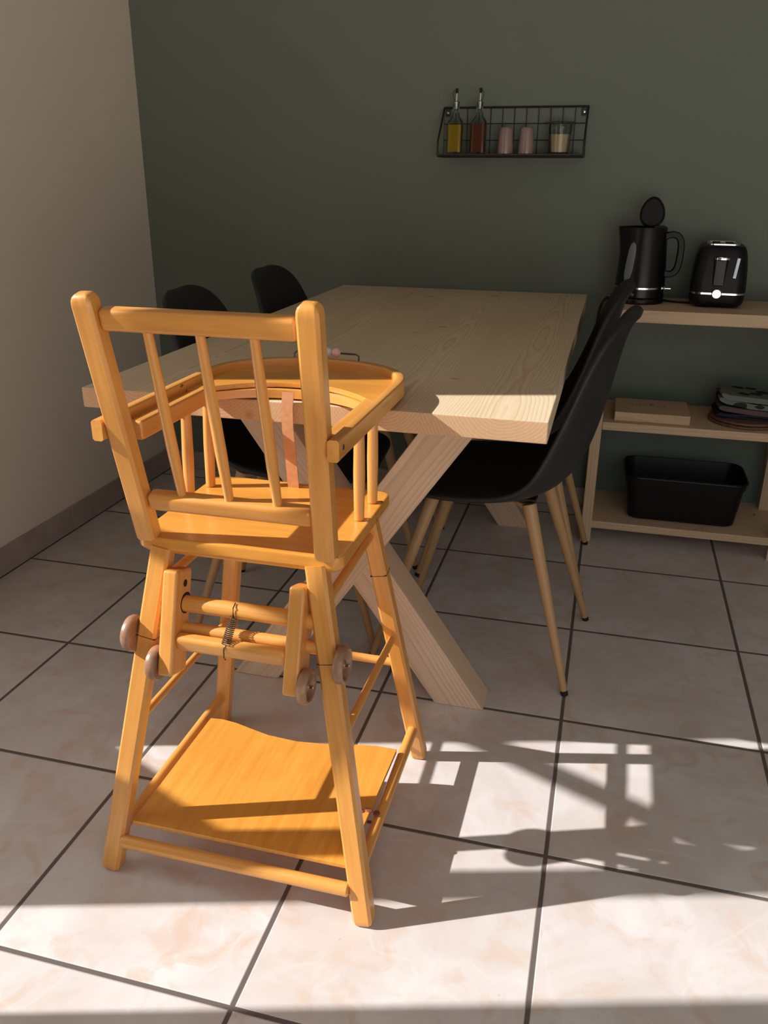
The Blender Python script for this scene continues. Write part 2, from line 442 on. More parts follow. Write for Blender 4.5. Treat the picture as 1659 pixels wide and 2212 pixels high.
DARKSTEEL = plain('dark_steel_wire', (0.12, 0.11, 0.10), 0.35, 0.2, 120, metal=1)
WHEELW = plain('dusty_turned_beech_wheel', (0.30, 0.165, 0.095), 0.35, 0.25, 60)
LEATHER = plain('tan_leather_strap', (0.62, 0.30, 0.14), 0.6, 0.1, 90)
JOINT = plain('dark_joint_line', (0.10, 0.035, 0.01), 0.8)
DARKW = plain('dark_stained_wood', (0.06, 0.028, 0.018), 0.5, 0.3, 40)
GLASS = glass('clear_glass', (.93, .95, .94))
OIL = glass('golden_oil', (0.90, 0.70, 0.10), 0.45, (0.75, 0.50, 0.02))
VINEGAR = glass('red_brown_vinegar', (0.45, 0.10, 0.05), 0.75, (0.20, 0.045, 0.02))
PINK = plain('dusty_pink_glazed_tumbler', (0.30, 0.21, 0.20), 0.22, 0.06, 20, coat=0.5)
FLOUR = plain('cream_powder', (0.62, 0.46, 0.30), 0.9, 0.06, 200)
TRIVET = plain('brown_wooden_trivet', (0.17, 0.085, 0.05), 0.6, 0.2, 50)
BEADW = plain('pale_painted_bead', (0.62, 0.62, 0.62), 0.35, 0.05, 40)
BEADP = plain('pale_pink_painted_bead', (0.75, 0.48, 0.43), 0.35, 0.05, 40)
REDWAX = plain('dark_red_wax_smear', (0.22, 0.05, 0.03), 0.5, 0.2, 90)
WATERWIN = plain('smoky_water_window', (0.17, 0.18, 0.21), 0.15, 0.1, 10)
LETTER = plain('grey_print', (0.35, 0.35, 0.36), 0.5)

# ------------------------------------------------------------------ room
def struct(name, b, mat, **k): return tag(b.build(name, mat, **k), kind='structure')
struct('floor', B().box(XL-0.6, XR, YF, YB+0.12, -0.05, 0, 0), FLOOR)
struct('ceiling', B().box(XL-0.12, XR+0.12, YF-0.12, YB+0.12, ZC, ZC+0.1, 0), WHITE)
struct('wall_back', B().box(XL-0.12, XR+0.12, YB, YB+0.12, 0, ZC, 0), GREEN)
DH = 2.15
struct('wall_left', B().box(XL-0.12, XL, WIN_Y1, YB, 0, ZC, 0).box(XL-0.12, XL, YF, WIN_Y0, 0, ZC, 0).box(XL-0.12, XL, WIN_Y0, WIN_Y1, DH, ZC, 0), GREIGE)
struct('trim_1', B().box(-.49, -.45, -.178, -.122, 0, DH, .001, 'z'), WHITE)
struct('wall_right', B().box(XR, XR+0.12, YF, YB, 0, ZC, 0), WHITE)
struct('wall_front', B().box(XL, FW[0], YF-0.12, YF, 0, ZC, 0).box(FW[1], XR, YF-0.12, YF, 0, ZC, 0).box(FW[0], FW[1], YF-0.12, YF, 0, FW[2], 0).box(FW[0], FW[1], YF-0.12, YF, FW[3], ZC, 0), WHITE)
SK = 0.078
struct('baseboard_left', B().box(XL, XL+0.011, WIN_Y1+0.02, YB, 0.002, SK+0.006, 0.001, 'y'), SKIRT)
struct('baseboard_back', B().box(XL+0.011, XR, YB-0.011, YB, 0.002, SK-0.004, 0.001, 'x'), SKIRT)
# unseen sloping slab outside the glass door, added to shade the lower sunbeam
DARK_BLOCK = plain('dark_light_block', (0.22, 0.21, 0.19), 0.9, 0.15, 6)
struct('light_block_slab', B().box(-4.5, XL-0.62, -3.5, 3.0, -0.12, -0.02, 0), DARK_BLOCK)  # unseen dark ground slab, added to cut upward light through the side door
tw = B()
xa, xb = -0.93, -0.905
def on_pl(y, z, x):      # carry a point of the wall plane towards the sun to the plane x
    k = (x-XL)/1.48; return (x, y+k*0.432, z-k*1.0)
def sun_block(b, prof):
    pa = [on_pl(y, z, xa) for y, z in prof]; pb = [(xb, p[1], p[2]) for p in pa]
    pa = [(p[0], p[1], max(p[2], 0)) for p in pa]; pb = [(p[0], p[1], max(p[2], 0)) for p in pb]
    return b.add(pa+pb, [(0, 1, 2, 3), (4, 5, 6, 7), (0, 1, 5, 4), (1, 2, 6, 5), (2, 3, 7, 6), (3, 0, 4, 7)], pa+pb)
sun_block(tw, [(-0.165, 0.2), (-0.165, 0.925), (0.60, 0.205), (0.60, 0.2)])
tag(tw.build('sun_block_slope', GREIGE), kind='structure')
# unseen handrail and posts, added to throw the slanted shadow stripe indoors
hr = B(); sun_block(hr, [(-0.150, 1.397), (-0.150, 1.454), (0.60, 0.744), (0.60, 0.687)])
sun_block(hr, [(-0.163, 0.2), (-0.163, 1.45), (-0.125, 1.45), (-0.125, 0.2)])
sun_block(hr, [(0.575, 0.2), (0.575, 0.75), (0.61, 0.75), (0.61, 0.2)])
tag(hr.build('sun_block_rail', WHITE), kind='structure')

# ------------------------------------------------------------------ highchair
XC = 0.7555
HC = (XC, 0.41, 0)
hc = thing('highchair', 'honey-coloured wooden folding highchair with tray and small wheels, drawn up to the table', 'highchair', HC)
def hb(): return B(HC)
def sx(s, h): return XC+s*h
def sqleg(p0, p1, hw, hd, cc=.0045):
    L = (p1-p0).length; d = (p1-p0)/L
    sec = [(-hw+cc, -hd), (hw-cc, -hd), (hw, -hd+cc), (hw, hd-cc), (hw-cc, hd), (-hw+cc, hd), (-hw, hd-cc), (-hw, -hd+cc)]
    ks = ((0, .62), (.0015, .78), (.004, .89), (.008, .96), (.013, 1), (L*.5, 1), (L, 1))
    return hb().sweep([p0+d*t for t, k in ks], sec, (0, 1, 0), scl=[k for t, k in ks])
for s in (-1, 1):
    # rear and front legs, splayed
    p0, p1 = Vector((sx(s, .231), .196, 0)), Vector((sx(s, .128), .298, .588))
    lg = hb()
    def leg_pts(p0, p1): return p0, p1
    sqleg(p0, p1, .0165, .0145).build('leg', HONEY, hc)
    rear = lambda z, a=p0, b=p1: a+(b-a)*(z/.588)
    q = rear(.437); d = (p1-p0).normalized()
    hb().beam(q, q+d*.0012, .0336, .0296, (0, 1, 0), 0).build('hinge_seam', JOINT, hc)
    f0, f1 = Vector((sx(s, .225), .634, 0)), Vector((sx(s, .124), .572, .588))
    sqleg(f0, f1, .0155, .0145).build('leg', HONEY, hc)
    front = lambda z, a=f0, b=f1: a+(b-a)*(z/.588)
    q = front(.44); d = (f1-f0).normalized()
    hb().beam(q, q+d*.0012, .0316, .0296, (0, 1, 0), 0).build('hinge_seam', JOINT, hc)
    # side stretchers
    zz_ = .300 if s > 0 else .288; a, b_ = rear(zz_), front(zz_); a.x = b_.x = sx(s, .1735); hb().tube(a, b_, .0068).build('side_stretcher', HONEY, hc)
    a, b_ = rear(.522), front(.522); hb().tube(a, b_, .0076).build('side_stretcher', HONEY, hc)
    a, b_ = rear(.068), front(.072)
    a = Vector((sx(s, .213), a.y, .076)); b_ = Vector((sx(s, .213), b_.y, .079))
    hb().tube(a, b_, .0105).build('footrest_rail', HONEY, hc)
    # backrest post with a domed top
    b0, b1 = Vector((sx(s, .1465), .290, .606)), Vector((sx(s, .1575), .214, .972))
    pts, sc = [], []
    for t, k in ((0, .9), (.01, 1), (.5, 1), (1, 1), (1.018, .96), (1.032, .84), (1.041, .62), (1.045, .3)):
        pts.append(b0+(b1-b0)*t); sc.append(k)
    hw, hd = .0158, .0148
    cc = .0045
    sec = [(-hw+cc, -hd), (hw-cc, -hd), (hw-.002, -hd+.002), (hw, -hd+cc), (hw, hd-cc), (hw-.002, hd-.002), (hw-cc, hd), (-hw+cc, hd), (-hw+.002, hd-.002), (-hw, hd-cc), (-hw, -hd+cc), (-hw+.002, -hd+.002)]
    hb().sweep(pts, sec, (0, 1, 0), scl=sc).build('back_post', HONEY, hc)
    # folding wheel brackets
    br = hb().beam((sx(s, .105), .295, .552), (sx(s, .105), .245, .390), .026, .051, (0, 1, 0), .005, 3)
    bo = br.build('wheel_bracket', HONEY, hc)
    for (yy, zz) in ((.287, .530), ):
        hb().tube((sx(s, .0935), yy+.004, zz), (sx(s, .0913), yy+.004, zz), .006, n=14).build('bolt_hole', BLACKCAP, bo)
    hb().tube((sx(s, .0935), .287, .497), (sx(s, .0914), .287, .497), .0175, n=20).build('rod_slot', BLACKCAP, bo)
    for (cx, cy, cz, r, par) in ((.1765, .262, .442, .0305, hc), (.1255, .240, .408, .0285, hc)):
        w = hb()
        prof = [(0, -.004), (r*.9, -.005), (r*.98, -.003), (r, 0), (r*.99, .003), (r*.93, .006), (r*.83, .0068), (r*.74, .0055), (r*.68, .001), (r*.62, -.0015), (r*.42, -.002), (r*.32, .0005), (r*.22, .004), (0, .004)]
        prof = [(a_, h_*s*1.35) for a_, h_ in prof]
        w.lathe(prof, (sx(s, cx), cy, cz), 'x', 32)
        wo = w.build('wheel', WHEELW, hc)
        hb().tube((sx(s, cx-.02), cy, cz), (sx(s, cx+.0125), cy, cz), .0028, n=10).build('axle', CHROME, wo)
    # arm rests and their spindles
    hb().beam((sx(s, .150), .290, .777), (sx(s, .150), .560, .777), .021, .030, (0, 0, 1), .004, 3).build('armrest', HONEY, hc)
    for yy, zz in ((.440, .606), (.521, .606)):
        hb().tube((sx(s, .1525), yy, zz), (sx(s, .151), yy+.008, .766), .0085, .0085, 14, mids=[(.5, .0098)]).build('arm_spindle', HONEY, hc)
    hb().tube((sx(s, .150), .257, .792), (sx(s, .172), .257, .792), .0125, n=16).build('pivot_peg', WHEELW, hc)
# seat: rounded board
def rrect(x0, x1, y0, y1, r, n=6):
    o = []
    for cx, cy, a0 in ((x1-r, y1-r, 0), (x0+r, y1-r, 90), (x0+r, y0+r, 180), (x1-r, y0+r, 270)):
        for k in range(n+1):
            a = math.radians(a0+90*k/n); o.append((cx+r*math.cos(a), cy+r*math.sin(a)))
    return o
st_ = hb(); srings = []
for ins, z_ in ((.011, .5775), (.007, .5785), (.0005, .5865), (0, .589), (0, .602), (.0012, .605), (.004, .6065)):
    srings.append([Vector((x_, y_, z_)) for x_, y_ in rrect(sx(-1, .1705-ins), sx(1, .1705-ins), .287+ins, .583-ins, .018)])
m_ = len(srings[0]); V_ = [p_ for r_s in srings for p_ in r_s]; F_ = [(a_*m_+b_, a_*m_+(b_+1) % m_, (a_+1)*m_+(b_+1) % m_, (a_+1)*m_+b_) for a_ in range(len(srings)-1) for b_ in range(m_)]
F_ += [tuple(reversed(range(m_))), tuple((len(srings)-1)*m_+b_ for b_ in range(m_))]
st_.add(V_, F_, V_).build('seat', AMBER, hc)
# back rails and spindles
hb().beam((sx(-1, .140), .222, .9535), (sx(1, .140), .222, .9535), .024, .031, (0, -.2, 1), .007, 3).build('back_rail', HONEY, hc)
hb().beam((sx(-1, .132), .281, .673), (sx(1, .132), .281, .673), .026, .029, (0, -.2, 1), .008, 3).build('back_rail', HONEY, hc)
for k in (-1, 0, 1):
    hb().tube((sx(k, .0765), .279, .683), (sx(k, .0765), .224, .942), .0068, .0068, 14, mids=[(.3, .0086), (.6, .0082)]).build('back_spindle', HONEY, hc)
# cross rods
hb().tube((sx(-1, .205), .196, .064), (sx(1, .205), .196, .064), .0115).build('cross_rod', HONEY, hc)
hb().tube((sx(-1, .175), .609, .236), (sx(1, .175), .609, .236), .0085).build('cross_rod', HONEY, hc)
hb().tube((sx(-1, .135), .285, .497), (sx(1, .135), .285, .497), .0135).build('cross_rod', HONEY, hc)
hb().tube((sx(-1, .145), .276, .457), (sx(1, .145), .276, .457), .0105).build('cross_rod', HONEY, hc)
hb().beam((sx(-1, .094), .253, .446), (sx(1, .094), .253, .446), .020, .029, (0, -.25, 1), .0075, 3).build('wheel_axle_bar', HONEY, hc)
hb().box(sx(-1, .118), sx(1, .118), .545, .565, .556, .588, .004).build('seat_batten', HONEY, hc)
# spring between the rods
sp = []
for i in range(0, 14*14+1):
    t = i/196; a = 2*PI*14*t
    c = Vector((.7525, .271, .489))*(1-t)+Vector((.7500, .243, .458))*t
    ax = (Vector((.7500, .243, .458))-Vector((.7525, .271, .489))).normalized()
    e1 = Vector((1, 0, 0)); e2 = ax.cross(e1)
    sp.append(c+(e1*math.cos(a)+e2*math.sin(a))*.0065)
spb = hb(); spb.wire(sp, .0009, 6)
spb.wire([(.7525, .2715, .489), (.753, .270, .498), (.753, .272, .508), (.753, .281, .512)], .001, 6)
spb.wire([(.750, .244, .458), (.7485, .241, .455), (.7475, .2405, .450), (.747, .2405, .436), (.748, .243, .431)], .001, 6)
spb.build('tension_spring', DARKSTEEL, hc)
# footrest panel with a wavy front edge
fr = [(sx(-1, .190), .212), (sx(1, .196), .212), (sx(1, .203), .520), (.918, .520), (.879, .514), (.817, .499), (.762, .492), (.70, .496), (.660, .506), (.623, .516), (.590, .520), (sx(-1, .190), .517)]
hb().prism(fr, .090, .098, .001, 'y').build('footrest', AMBER, hc)
sm = hb()
pts = [Vector((.948+.006*math.cos(k), .339+.0035*math.sin(k*2), .0945)) for k in range(3)]
sm.sphere((.939, .338, .0975), .006, sx=1.3, sy=1, sz=.35); sm.sphere((.952, .343, .098), .006, sx=1.3, sy=.9, sz=.4); sm.sphere((.964, .349, .089), .006, sx=1, sy=1.2, sz=.5)
sm.build('wax_smear', REDWAX, hc)
# bent-wood tray hoop
hoop = []
hx, hy, yc0 = .178, .154, .582
hoop.append((XC-hx, .233, .7905)); hoop.append((XC-hx, .235, .7905))
for y in (.30, .38, .46, .53): hoop.append((XC-hx, y, .7905))
e = 2.25
for k in range(0, 33):
    a = PI-PI*k/32
    ca, sa = math.cos(a), math.sin(a)
    hoop.append((XC+hx*math.copysign(abs(ca)**(2/e), ca), yc0+hy*abs(sa)**(2/e), .7905))
for y in (.53, .46, .38, .30): hoop.append((XC+hx, y, .7905))
hoop.append((XC+hx, .235, .7905)); hoop.append((XC+hx, .233, .7905))
t_, h_ = .0085, .0155
sec = [(-t_+.003, -h_), (t_-.003, -h_), (t_, -h_+.003), (t_, h_-.003), (t_-.003, h_), (-t_+.003, h_), (-t_, h_-.003), (-t_, -h_+.003)]
hp = hb().sweep(hoop, sec).build('tray_hoop', HONEY, hc, ang=50)
for s in (-1, 1):
    hb().tube((sx(s, .186), .252, .792), (sx(s, .1872), .252, .792), .0042, n=12).build('screw_head', STEEL, hp)
# tray board with a concave tummy edge
tb = []
for k in range(0, 33):
    a = PI-PI*k/32; ca, sa = math.cos(a), math.sin(a)
    tb.append((XC+(hx-.004)*math.copysign(abs(ca)**(2/e), ca), yc0+(hy-.004)*abs(sa)**(2/e)))
tb += [(XC+.174, .50)]
for k in range(0, 17):
    u = 1-2*k/16
    tb.append((XC+.166*u, .487+.098*(1-abs(u)**2.2)))
tb += [(XC-.174, .50)]
hb().prism(tb, .783, .7925, .0015).build('tray', AMBER, hc)
ap = hb()
apr = [Vector((XC+.145*u, .520+.055*(1-abs(u)**2.2), .772)) for u in [i/8-1 for i in range(17)]]
ap.sweep(apr, [(-.006, -.004), (.006, -.004), (.006, .0105), (-.006, .0105)]).build('tray_support', HONEY, hc)
hb().sweep([(.7475, .552, .783), (.746, .5485, .755), (.746, .548, .72), (.749, .551, .66), (.750, .556, .605)], [(-.0105, -.0012), (.0105, -.0012), (.0105, .0012), (-.0105, .0012)], (0, 1, 0)).build('crotch_strap', LEATHER, hc)
bw = hb().wire([(.690, .738, .798), (.690, .741, .811), (.693, .744, .8155), (.700, .7455, .816), (.750, .747, .816), (.812, .7455, .8155), (.819, .743, .813), (.821, .736, .800)], .0017, 8).build('bead_wire', DARKSTEEL, hc)
hb().sphere((.773, .7465, .8165), .0092).build('bead', BEADP, bw)['label'] = 'pale pink bead'
hb().sphere((.7555, .7465, .8165), .0092).build('bead', BEADW, bw)['label'] = 'pale grey-white bead'

# ------------------------------------------------------------------ dining table
DT = (.7655, 1.37, 0)
dt = thing('dining_table', 'long pale spruce dining table on two X-shaped beam trestles', 'table', DT)

tt = B(DT)
bm0 = len(tt.v)
tt.box(.336, 1.195, .555, 2.186, .726, .764, .0025, 'y')
# grain coordinates fixed so that four boards share the width
tt.g = [(v.y, v.x+.4295+.43*0, v.z) for v in tt.v]
tt.g = [(v.y+1.37, v.x+DT[0]-.336, v.z-.764) for v in tt.v]
tt.build('tabletop', SPRUCE_TOP, dt)
LXC = .779
def xbeam(yf, s, back):
    """one beam of the trestle: foot at side s, head at the other side"""
    x0, x1 = LXC+s*.250, LXC-s*.253
    b = B(DT)
    th = .0445 - (0.0008 if back else 0)
    # outline in x-z, extruded in y
    wv = .0565
    o = [(x0-wv, 0.0), (x0+wv, 0.0), (x1+wv, .726), (x1-wv, .726)]
    y0, y1 = yf+(.0008 if back else 0), yf+.089-(.0008 if back else 0)
    V = [(x, y0, z) for x, z in o]+[(x, y1, z) for x, z in o]
    bm = bmesh.new(); vv = [bm.verts.new(v) for v in V]
    for f in ((0, 1, 2, 3), (7, 6, 5, 4), (0, 4, 5, 1), (1, 5, 6, 2), (2, 6, 7, 3), (3, 7, 4, 0)): bm.faces.new([vv[i] for i in f])
    bmesh.ops.recalc_face_normals(bm, faces=bm.faces)
    bmesh.ops.bevel(bm, geom=list(bm.edges), offset=.003, segments=2, profile=.5, affect='EDGES')
    bm.verts.index_update()
    ax = Vector((x1-x0, 0, .726)).normalized(); sd_ = Vector((ax.z, 0, -ax.x))
    vs_ = [v.co.copy() for v in bm.verts]
    ro = (random.random()*4, (random.random()-.5)*.03, random.random()*.02)
    gs = [((v-Vector((x0, 0, 0))).dot(ax)+ro[0], (v-Vector((x0, 0, 0))).dot(sd_)+ro[1]+2.0*0, v.y-y0+ro[2]) for v in vs_]
    b.add(vs_, [tuple(v.index for v in f.verts) for f in bm.faces], gs); bm.free()
    b.build('leg', SPRUCE, dt)
for yf in (.827, 1.925):
    xbeam(yf, -1, False); xbeam(yf, 1, True)

# ------------------------------------------------------------------ dining chairs
def make_chair(label, loc, rz):
    t = thing('dining_chair', label, 'chair', loc, rz, 'black shell chairs around the table')
    prof = [(.222, .436, .125), (.226, .450, .165), (.205, .464, .196), (.14, .462, .215), (.06, .453, .226), (-.03, .449, .230), (-.10, .454, .232), (-.155, .476, .231), (-.195, .520, .227), (-.219, .590, .218),
            (-.236, .665, .208), (-.247, .730, .197), (-.257, .782, .182), (-.266, .822, .162), (-.278, .850, .134), (-.291, .866, .090), (-.299, .871, .040)]
    nv = 16; nu = len(prof)
    V, F, G = [], [], []
    for i, (x, z, w) in enumerate(prof):
        tt_ = i/(nu-1)
        a = Vector(prof[min(i+1, nu-1)][:2])-Vector(prof[max(i-1, 0)][:2]); a.normalize()
        nrm = Vector((a.y, -a.x))      # towards the sitter
        if nrm.x < 0 and i > 8: nrm = -nrm
        if i <= 8 and nrm.y < 0: nrm = -nrm
        lift = (.0, .0, .004, .012, .022, .034, .048, .062, .068, .062, .052, .042, .032, .022, .013, .006, .001)[i]
        for j in range(nv+1):
            v = 2*j/nv-1
            q = abs(v)**2.4*lift
            V.append((x+nrm.x*q, v*w, z+nrm.y*q)); G.append((x, v*w, z))
    for i in range(nu-1):
        for j in range(nv):
            F.append((i*(nv+1)+j, i*(nv+1)+j+1, (i+1)*(nv+1)+j+1, (i+1)*(nv+1)+j))
    b = B(); b.add(V, F, G); sh = b.build('seat_shell', BLACKP, t, ang=180, wn=False)
    so = sh.modifiers.new('thickness', 'SOLIDIFY'); so.thickness = .016; so.offset = -1
    su = sh.modifiers.new('smooth', 'SUBSURF'); su.levels = 2; su.render_levels = 2
    for a in (-1, 1):
        for c in (-1, 1):
            f = Vector((a*.243, c*.192, .0)); h = Vector((a*.112, c*.108, .436))
            d = h-f
            l = B().tube(f+d*.022, h, .0085, .0165, 18).build('leg', OAK, t)
            B().tube(f, f+d*.024, .0088, .0090, 14).build('foot_cap', BLACKCAP, l)
    fr = B()
    for c in (-1, 1): fr.beam((-.118, c*.113, .428), (.118, -c*.113, .4282), .026, .012, (0, 0, 1), .003)
    fr.build('seat_frame', OAK, t)
    for a in (-1, 1):
        for c in (-1, 1): B().box(a*.09-.035, a*.09+.035, c*.085-.02, c*.085+.02, .434, .445, .003).build('mounting_plate', BLACKM, t)
    return t
ch = make_chair('black shell dining chair on the right of the table, nearest the camera', (1.036, 1.153, 0), PI-math.radians(5))
for lab, loc, rz in (('black shell dining chair right of the table, nearer the wall and the kettle', (1.030, 1.655, 0), PI),
                     ('leftmost black shell dining chair, its rounded back showing just past the highchair post', (.520, 1.182, 0), math.radians(5)),
                     ('black shell dining chair left of the table, nearer the green wall', (.526, 1.700, 0), math.radians(1))):
    c = copy_tree(ch); c.location = loc; c.rotation_euler = (0, 0, rz); c['label'] = lab

# ------------------------------------------------------------------ shelf unit
SU = (1.60, 2.03, 0)
su_ = thing('shelf_unit', 'low pine shelf unit with three boards against the green wall', 'shelf', SU)
X0, X1 = 1.253, 1.87
B(SU).box(X0+.008, X1+.05, 1.868, 2.186, .727, .764, .002).build('shelf_board', SHELFW, su_)
B(SU).box(X0+.034, X1, 1.871, 2.17, .388, .414, .002).build('shelf_board', SHELFW, su_)
B(SU).box(X0+.030, X1, 1.871, 2.17, .051, .0765, .002).build('shelf_board', SHELFW, su_)
for x in (X0+.0165, X1-.02):
    for y in (1.892, 2.149):
        B(SU).box(x-.0165, x+.0165, y-.021, y+.021, 0, .727, .002, 'z').build('post', SHELFW, su_)

# block on the middle shelf
bl = B((1.44, 1.99, .414)); bl.box(1.321, 1.548, 1.897, 2.085, .4143, .4435, .0015)
blk = tag(bl.build('wooden_block', SHELFW), 'flat rectangular pine block lying on the middle shelf', 'wooden block')
bmk = B((1.44, 1.99, .414))
for k in range(26):
    x = 1.362+.14*random.random(); y = 2.0+.02*random.random(); L = .003+.008*random.random()
    bmk.beam((x, y-L, .4437), (x+.002*random.random(), y+L, .4437), .0011, .0004, (0, 0, 1), 0)
o = bmk.build('burnt_marking', DARKW, blk)

# trivets and folded towels
for i, (r, z) in enumerate(((.112, .4144), (.108, .4240))):
    c = (1.723, 2.008, z)
    b = B(c).lathe([(0, 0), (r-.004, 0), (r, .002), (r, .0075), (r-.003, .009), (0, .009)], c, n=48)
    tag(b.build('round_trivet', TRIVET), ('round brown trivet, bottom one of two under the folded towels', 'round brown trivet, upper one of two, right under the folded towels')[i], 'trivet', 'round trivets on the middle shelf')
def towel_mat(name, base, leaf, patt):
    m = N(name); tc = m.n('ShaderNodeTexCoord').outputs['Object']
    if patt:
        v = m.n('ShaderNodeTexVoronoi', inp={'Vector': m.vec(tc, (17, 17, 34)), 'Scale': 1.0})
        n_ = m.noise(tc, 26, 2)
        f = m.math('LESS_THAN', m.math('ADD', v.outputs['Distance'], m.math('MULTIPLY', n_, .28)), .50)
        m.col(m.mix(f, base, leaf))
    else:
        m.col(m.ramp(m.noise(tc, 40, 3), [(.3, tuple(c*.85 for c in base)), (.7, base)]))
    m.p(rough=.95, spec=.1); m.bump(m.noise(tc, 500, 2), .4, .0008)
    return m.m
def towel(z, h, x0, x1, y0, y1, mat, label, folds=2, tilt=0):
    c = ((x0+x1)/2, (y0+y1)/2, z)
    b = B(c); lay = h/folds
    for k in range(folds):
        zc = z+lay*(k+.5)
        # rounded folded layer: section in x-z swept along y
        sec = []
        hw = (x1-x0)/2-.003*k; hh = lay/2*.93
        for j in range(24):
            a = 2*PI*j/24
            ca, sa = math.cos(a), math.sin(a)
            sec.append((hw*math.copysign(abs(ca)**.18, ca), hh*math.copysign(abs(sa)**.7, sa)))
        pts = []; scl = []
        for j in range(9):
            y = y0+(y1-y0)*j/8
            pts.append((c[0]+.002*math.sin(j+k), y, zc))
            scl.append(1 if 0 < j < 8 else .97)
        n0 = len(b.v)
        b.sweep(pts, sec, (0, 0, 1), scl=scl)
        for q in range(n0, len(b.v)):
            v = b.v[q]
            v.z += .0022*math.sin(v.x*55+k*1.3)+tilt*max(0, -v.x-(x1-x0)/2*.45)
    return tag(b.build('folded_towel', mat, ang=60), label, 'towel', 'folded towels on the middle shelf')
TW1 = towel_mat('towel_dark_blue', (0.035, 0.035, 0.05), None, False)
TW2 = towel_mat('towel_mauve', (0.14, 0.105, 0.11), None, False)
TW3 = towel_mat('towel_leaf_pattern', (0.17, 0.20, 0.18), (0.030, 0.040, 0.034), True)
towel(.4334, .014, 1.624, 1.825, 1.945, 2.09, TW1, 'dark navy folded towel, bottom one of the towel stack on the trivets', 2, .05)
towel(.4488, .017, 1.630, 1.825, 1.943, 2.09, TW2, 'mauve folded towel in the middle of the towel stack', 1, .12)
towel(.4664, .036, 1.628, 1.825, 1.945, 2.09, TW3, 'pale leaf-patterned folded towel on top of the towel stack', 2, .30)

# black tub on the bottom shelf
bk = thing('storage_tub', 'black plastic storage tub on the bottom shelf', 'storage tub', (1.565, 2.02, .0765))
bc = (1.565, 2.02, .0765)
def tub_ring(hx_, hy_, z, r=.035): return [Vector((x, y, z)) for x, y in rrect(bc[0]-hx_, bc[0]+hx_, bc[1]-hy_, bc[1]+hy_, r, 5)]
def loft(b, rings, cap0=True, cap1=False):
    m = len(rings[0]); V = [p for r in rings for p in r]; F = []
    for i in range(len(rings)-1):
        for j in range(m):
            F.append((i*m+j, i*m+(j+1) % m, (i+1)*m+(j+1) % m, (i+1)*m+j))
    if cap0: F.append(tuple(reversed(range(m))))
    if cap1: F.append(tuple((len(rings)-1)*m+j for j in range(m)))
    return b.add(V, F, [tuple(v) for v in V])
b = B(bc)
loft(b, [tub_ring(.160, .088, .0775, .03), tub_ring(.168, .096, .083, .035), tub_ring(.183, .112, .205, .04), tub_ring(.187, .116, .206, .042), tub_ring(.190, .119, .228, .045), tub_ring(.1885, .1175, .2315, .045), tub_ring(.186, .115, .228, .042),
         tub_ring(.180, .109, .20, .04), tub_ring(.164, .092, .087, .032)], True, True)
b.build('tub_body', BLACKS, bk)
rim = tub_ring(.1905, .1195, .2275, .046)
B(bc).wire(rim, .0035, 8, True).build('rim', BLACKG, bk)

# ------------------------------------------------------------------ kettle
KC = (1.355, 2.055, .764)
kt = thing('electric_kettle', 'black electric kettle with its lid flipped open, on the shelf unit', 'kettle', KC)
def kb(): return B(KC)
kb().lathe([(0, 0), (.072, 0), (.077, .003), (.0775, .012), (.075, .0165), (0, .0165)], KC, n=40).build('power_base', BLACKG, kt)
kb().lathe([(0, .018), (.0745, .018), (.0768, .021), (.0768, .044), (.0762, .0455)], KC, n=48).build('lower_body', BLACKG, kt)
kb().lathe([(.0762, .0455), (.0775, .046), (.0775, .051), (.0762, .0515)], KC, n=48).build('chrome_band', CHROME, kt)
body = kb()
prof = [(.0762, .0515), (.0755, .06), (.0735, .10), (.0695, .15), (.0665, .19), (.0645, .222), (.0635, .226), (.0605, .2255), (.0605, .20), (.066, .10), (0, .06)]
n0 = len(body.v); body.lathe(prof, KC, n=48)
for i in range(n0, len(body.v)):     # pull the spout out to the left at the top
    v = body.v[i]
    a = math.atan2(v.y, v.x)
    da = abs(math.atan2(math.sin(a-PI*1.03), math.cos(a-PI*1.03)))
    if v.z > .14 and da < .5: v.x -= .018*((v.z-.14)/.085)**1.3*(math.cos(da/.5*PI/2))
body.build('kettle_body', BLACKG, kt)
# water window
ww = kb()
V, F, G = [], [], []
nu_, nv_ = 24, 10
for i in range(nu_+1):
    zz = .066+.118*i/nu_
    for j in range(nv_+1):
        v = 2*j/nv_-1
        tt_ = 2*i/nu_-1; half = .185*(1-abs(tt_)**3.5)**.5
        a = math.radians(-118)+v*half - .12*(1-i/nu_)
        r = .0765-.0105*(i/nu_)+.0006
        r = .0742+(.0668-.0742)*((zz-.085)/.105)+.0012
        V.append((KC[0]+r*math.cos(a), KC[1]+r*math.sin(a), KC[2]+zz)); G.append((0, 0, 0))
for i in range(nu_):
    for j in range(nv_): F.append((i*(nv_+1)+j, i*(nv_+1)+j+1, (i+1)*(nv_+1)+j+1, (i+1)*(nv_+1)+j))
ww.add(V, F, G).build('water_window', WATERWIN, kt)
hpts = [(.058, .198), (.075, .205), (.093, .203), (.105, .190), (.109, .165), (.108, .130), (.103, .104), (.092, .092), (.078, .089), (.068, .092)]
hp3 = [(KC[0]+x, KC[1]-.012, KC[2]+z) for x, z in hpts]
def smooth(pts, n=4):
    out = []; P = [Vector(p) for p in pts]
    for i in range(len(P)-1):
        p0, p1, p2, p3 = P[max(i-1, 0)], P[i], P[i+1], P[min(i+2, len(P)-1)]
        for k in range(n):
            t = k/n
            out.append(.5*((2*p1)+(-p0+p2)*t+(2*p0-5*p1+4*p2-p3)*t*t+(-p0+3*p1-3*p2+p3)*t**3))
    out.append(P[-1]); return out
hs = [(-.0115, -.007), (-.006, -.010), (.006, -.010), (.0115, -.007), (.0115, .007), (.006, .010), (-.006, .010), (-.0115, .007)]
